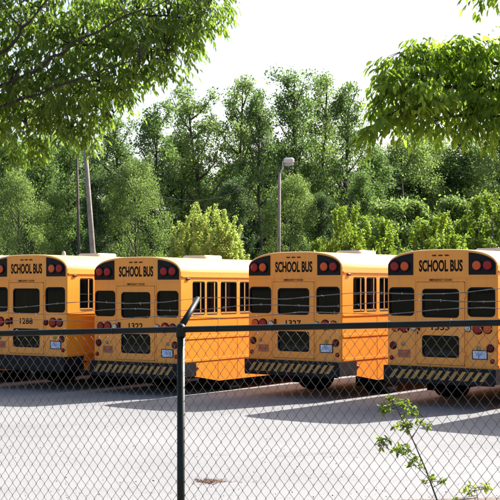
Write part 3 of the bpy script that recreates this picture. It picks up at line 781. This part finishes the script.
cb = MB(); a, b = at(279, 173, 50), at(84, 150, 52)
c1 = [a.lerp(b, t) + Vector((0, 0, -1.6 * math.sin(math.pi * t))) for t in np.linspace(0, 1, 30)]
cb.tube(c1, .007, 5); tag(cb.build('overhead_cable', M['cable']), 'thin overhead cable sagging from the lamp pole to the leaning utility pole', 'cable')

# ------------------------------------------------------------------ near trees: sprays of drooping leaflets on real branches
def near_tree(name, label, trunk_pts, trunk_r, limbs, blobs, leafmat, seed, dens=1.0, leaf=.041):
    r = np.random.default_rng(seed); root = tag(empty(name, trunk_pts[0]), label, 'tree'); base = Vector(trunk_pts[0])
    g = MB(); g.tube([Vector(p) - base for p in trunk_pts], trunk_r, 12); tr = g.build('trunk', M['bark'], root)
    nodes = []
    g = MB()
    for pts, r0, r1 in limbs:
        pts = [Vector(p) for p in pts]; out = []
        for i in range(len(pts) - 1):
            for t in np.linspace(0, 1, 5)[:-1]: out.append(pts[i].lerp(pts[i+1], t) + Vector(r.normal(size=3)) * .010)
        out.append(pts[-1]); m_ = len(out)
        g.tube([p - base for p in out], [r0 + (r1 - r0) * k / (m_ - 1) for k in range(m_)], 7)
        nodes += out
    nd = np.array([n[:] for n in nodes])
    LP = []; LD = []; LN = []; LS = []
    for (c, rad, dz) in blobs:
        nsp = int(215 * dens * (rad / .3) ** 2.4) + 6
        for _ in range(nsp):
            dd = unit(1, r)[0]; q = rad * r.random() ** .38; sp0 = np.array(c) + dd * q * np.array([1, 1.15, dz])
            k = np.argmin(((nd - sp0) ** 2).sum(1)); a0 = nd[k]
            dirn = sp0 - a0; L0 = np.linalg.norm(dirn) + 1e-6
            if r.random() < .16 and L0 < 1.0:
                mid = (a0 + sp0) / 2 + np.array([0, 0, .04]); g.tube([Vector(a0) - base, Vector(mid) - base, Vector(sp0) - base], [.005, .0035, .0018], 4, False)
            dirn = dirn / L0 * .6 + unit(1, r)[0] * .9; dirn[2] = dirn[2] * .4 - .25; dirn /= np.linalg.norm(dirn)
            nl = r.integers(5, 9)
            # rachis with paired leaflets that hang
            up = np.array([0, 0, 1.0]); sd_ = np.cross(dirn, up); sd_ /= np.linalg.norm(sd_) + 1e-6
            for m_ in range(nl):
                t = m_ / nl; bp_ = sp0 + dirn * .11 * t; bp_[2] -= .035 * t * t
                sgn = 1 if m_ % 2 else -1
                ld = dirn * (.45 + .5 * t) + sd_ * sgn * (1 - .75 * t) + np.array([0, 0, -.75 - .5 * r.random()]) + r.normal(size=3) * .22
                LP.append(bp_ - np.array(base)); LD.append(ld); LN.append(up * .8 + dirn * .8 + r.normal(size=3) * .5); LS.append(leaf * (.6 + .75 * r.random()))
    g.build('branches', M['bark'], root)
    leaf_object('crown', LP, np.array(LD), np.array(LN), np.array(LS), .36, leafmat, root)
    return root

bl = []
for u, v, R, d, dz in [(-30, 30, 62, 7.0, .8), (22, 18, 52, 6.8, .8), (72, 14, 50, 7.1, .8), (122, 8, 50, 6.9, .8), (172, 2, 44, 7.0, .8), (204, -6, 32, 7.0, .8),
                       (-20, 95, 62, 6.9, .8), (24, 112, 46, 7.2, .75), (52, 82, 50, 6.8, .7), (98, 62, 50, 7.1, .75), (142, 44, 42, 6.9, .75), (176, 30, 34, 7.0, .8),
                       (66, 120, 34, 7.0, .7), (100, 100, 36, 7.1, .7), (118, 82, 26, 6.9, .8), (150, 68, 24, 7.0, .8), (198, 22, 22, 6.9, 1.0), (212, 8, 16, 6.9, 1.1),
                       (86, 132, 18, 7.0, .7), (30, 146, 22, 7.1, .7), (172, 60, 16, 6.9, .9),
                       (-90, 40, 70, 7.2, .8), (-60, -70, 70, 7.2, .8), (60, -80, 60, 7.0, .8)]:
    bl.append((tuple(at(u, v, d)), R / F * d, dz))
TL = (-3.1, 7.9, .30)
limbs = [([(-3.0, 7.8, 2.6), at(-70, 140, 7.2), at(0, 110, 6.7), at(45, 92, 6.55), at(95, 74, 6.5), at(140, 60, 6.6)], .012, .003),
         ([(-3.0, 7.8, 2.9), at(-60, 120, 7.1), at(35, 70, 6.5), at(72, 44, 6.45), at(125, 17, 6.45), at(180, -10, 6.6)], .013, .003),
         ([(-3.0, 7.8, 3.1), at(-70, 80, 7.0), at(8, 48, 6.5), at(30, 22, 6.5), at(50, -4, 6.6), at(90, -50, 7.1)], .013, .004),
         ([(-3.0, 7.8, 2.8), at(-50, 120, 7.15), at(4, 98, 7.1), at(22, 86, 7.1), at(60, 78, 7.1)], .016, .003),
         ([at(72, 44, 7.0), at(120, 48, 6.95), at(165, 50, 6.9)], .008, .002),
         ([at(95, 74, 7.0), at(110, 95, 7.0), at(112, 118, 7.0)], .006, .002),
         ([at(0, 20, 7.0), at(30, 6, 7.0), at(48, -2, 7.0)], .012, .006),
         ([at(0, 110, 7.1), at(30, 125, 7.1), at(70, 128, 7.05)], .008, .002),
         ([at(125, 17, 6.95), at(170, 18, 6.9), at(208, 10, 6.9)], .008, .002)]
near_tree('overhanging_tree', 'near tree at upper left whose drooping leafy branches overhang the fence', [TL, (-3.08, 7.9, 1.6), (-3.0, 7.8, 3.0), (-2.9, 7.7, 4.6), (-2.6, 7.6, 6.2)], [.16, .14, .12, .08, .03], limbs, bl, M['leafA'], 3)
br = []
for u, v, R, d, dz in [(378, 122, 10, 6.8, .9), (370, 130, 8, 6.8, .9), (396, 64, 13, 7, .8), (424, 44, 12, 7, .8), (455, 42, 13, 7, .8), (488, 44, 14, 7, .8), (392, 84, 20, 6.9, .8), (412, 56, 16, 7, .8), (440, 50, 14, 7, .8), (470, 50, 16, 7, .7), (386, 104, 16, 7, .9), (404, 76, 26, 6.9, .8), (432, 62, 26, 7.0, .75), (462, 62, 30, 7.1, .75), (494, 64, 34, 7.0, .8), (398, 98, 22, 7.0, .8), (424, 92, 32, 6.8, .75), (460, 94, 36, 7.1, .7), (500, 96, 40, 7.0, .7),
                       (385, 116, 14, 6.9, .9), (410, 116, 20, 7.0, .75), (440, 120, 20, 7.0, .7), (470, 124, 20, 6.9, .7), (500, 128, 22, 7.0, .7), (374, 128, 8, 6.9, .9), (388, 60, 9, 7, .8),
                       (550, 80, 50, 7.1, .8), (560, 120, 40, 7.0, .8), (540, -20, 34, 6.9, .8), (500, -14, 18, 6.9, .8), (484, -8, 12, 6.9, .8)]:
    br.append((tuple(at(u, v, d)), R / F * d, dz))
limbs = [([(2.9, 7.6, 2.7), at(620, 120, 7.1), at(540, 95, 7.0), at(480, 88, 7.0), at(425, 84, 6.95), at(385, 96, 6.9)], .03, .003),
         ([(2.9, 7.6, 2.9), at(600, 90, 7.1), at(520, 66, 7.05), at(460, 58, 7.0), at(410, 62, 7.0)], .024, .003),
         ([at(540, 95, 7.0), at(500, 116, 7.0), at(450, 118, 6.95), at(400, 112, 6.9)], .012, .002),
         ([(2.9, 7.6, 3.2), at(600, 10, 7.1), at(540, -12, 7.0), at(480, -10, 6.9)], .02, .003)]
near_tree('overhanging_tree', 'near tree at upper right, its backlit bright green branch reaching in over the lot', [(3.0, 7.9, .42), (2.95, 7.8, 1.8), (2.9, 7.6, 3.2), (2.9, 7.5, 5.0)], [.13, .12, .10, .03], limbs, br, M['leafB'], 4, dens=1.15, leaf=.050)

# ------------------------------------------------------------------ sapling and small plants behind the fence
def sapling(name, label, stems, clumps, seed, lm):
    r = np.random.default_rng(seed); b0 = Vector(stems[0][0][0]); root = tag(empty(name, b0), label, 'sapling'); g = MB(); nd = []
    for pts, r0, r1 in stems:
        pts = [Vector(p) for p in pts]; m_ = len(pts); g.tube([p - b0 for p in pts], [r0 + (r1 - r0) * k / (m_ - 1) for k in range(m_)], 6)
        for i in range(m_ - 1): nd += [pts[i].lerp(pts[i+1], t) for t in np.linspace(0, 1, 6)]
    na = np.array([n[:] for n in nd]); LP = []; LD = []; LN = []; LS = []
    for c, rad, n in clumps:
        c = np.array(c)
        for _ in range(int(n * 1.7)):
            p = c + unit(1, r)[0] * rad * r.random() ** .5 * np.array([1, 1, .65]); a0 = na[np.argmin(((na - p) ** 2).sum(1))]
            g.tube([Vector(a0) - b0, Vector(p) - b0], [.0016, .001], 3, False)
            for k in range(4):
                dd = (p - a0) / (np.linalg.norm(p - a0) + 1e-6) * .5 + unit(1, r)[0] * .8; dd[2] -= .15
                LP.append(p - np.array(b0)); LD.append(dd); LN.append(np.array([0, 0, 1.]) + r.normal(size=3) * .6); LS.append(.031 * (.6 + .8 * r.random()))
    g.build('stem', M['bark'], root)
    leaf_object('leaves', LP, np.array(LD), np.array(LN), np.array(LS), .48, lm, root)
    return root
d = 7.75
sapling('sapling', 'leafy sapling growing behind the fence at the lower right, bright leaves on top',
        [([at(470, 620, d), at(452, 545, d), at(437, 500, d), at(426, 470, d), at(412, 438, d), at(400, 415, d), at(394, 402, d)], .008, .002),
         ([at(412, 438, d), at(420, 425, d), at(424, 418, d)], .003, .0015), ([at(430, 480, d), at(405, 455, d), at(375, 444, d)], .003, .0012), ([at(426, 470, d), at(412, 458, d + .1), at(405, 452, d + .1)], .002, .001)],
        [(at(398, 403, d), .085, 14), (at(384, 408, d), .06, 8), (at(412, 412, d), .06, 8), (at(424, 424, d), .05, 8), (at(402, 425, d + .05), .06, 9), (at(385, 443, d), .06, 9), (at(400, 452, d), .07, 10),
         (at(415, 462, d), .06, 8), (at(428, 478, d), .05, 5), (at(440, 482, d), .03, 3), (at(408, 428, d), .05, 6)], 21, leaf_mat('sapling_leaf', (.06, .12, .03), (.12, .19, .04), (.24, .33, .06), .6))
sapling('sapling', 'small yellow-green sprig at the bottom right beside the taller sapling', [([at(500, 640, d), at(488, 540, d), at(478, 500, d), at(476, 488, d)], .005, .0015)],
        [(at(470, 489, d), .045, 6), (at(485, 487, d), .045, 7), (at(455, 500, d), .03, 3)], 22, M['leafY'])

# ------------------------------------------------------------------ litter on the asphalt
g = MB(); r = np.random.default_rng(19)
for i in range(900):
    y = 13.9 + 12 * r.random() ** 1.6; x = (r.random() - .5) * .5 * y; q = .004 + .010 * r.random() ** 3; a = r.random() * 6
    V = [(x + q*math.cos(a+k*2.09), y + q*math.sin(a+k*2.09), .0) for k in range(3)] + [(x, y, q * .9)]
    g.add(V, [(0, 1, 3), (1, 2, 3), (2, 0, 3)])
tag(g.build('gravel', M['under']), 'loose grit and gravel scattered over the pale asphalt', 'gravel', kind='stuff')
g = MB(); r = np.random.default_rng(9); c = at(207, 481.5, 2.4 * F / (481.5 - HZ)); c.z = 0
for i in range(420):
    x = c.x + .03 + r.normal() * .075; y = c.y + r.normal() * .08; s = .008 + .014 * r.random(); a = r.random() * 3; h = .006 + .012 * r.random()
    g.add([(x, y, .002), (x + s*math.cos(a)*2, y + s*math.sin(a)*2, .004), (x + s*math.cos(a+1.4), y + s*math.sin(a+1.4), h)], [(0, 1, 2)])
for i in range(50):
    x = c.x + .25 + r.normal() * .25; y = c.y - .03 + r.normal() * .05; s = .01; a = r.random() * 3
    g.add([(x, y, .002), (x + s*2*math.cos(a), y + s*2*math.sin(a), .004), (x + s*math.cos(a+1.4), y + s*math.sin(a+1.4), .01)], [(0, 1, 2)])
tag(g.build('leaf_litter', mat('dead_leaves', (.13, .065, .045), .9)), 'small brown heap of dead leaves and twigs on the pale asphalt', 'leaf litter', kind='stuff')
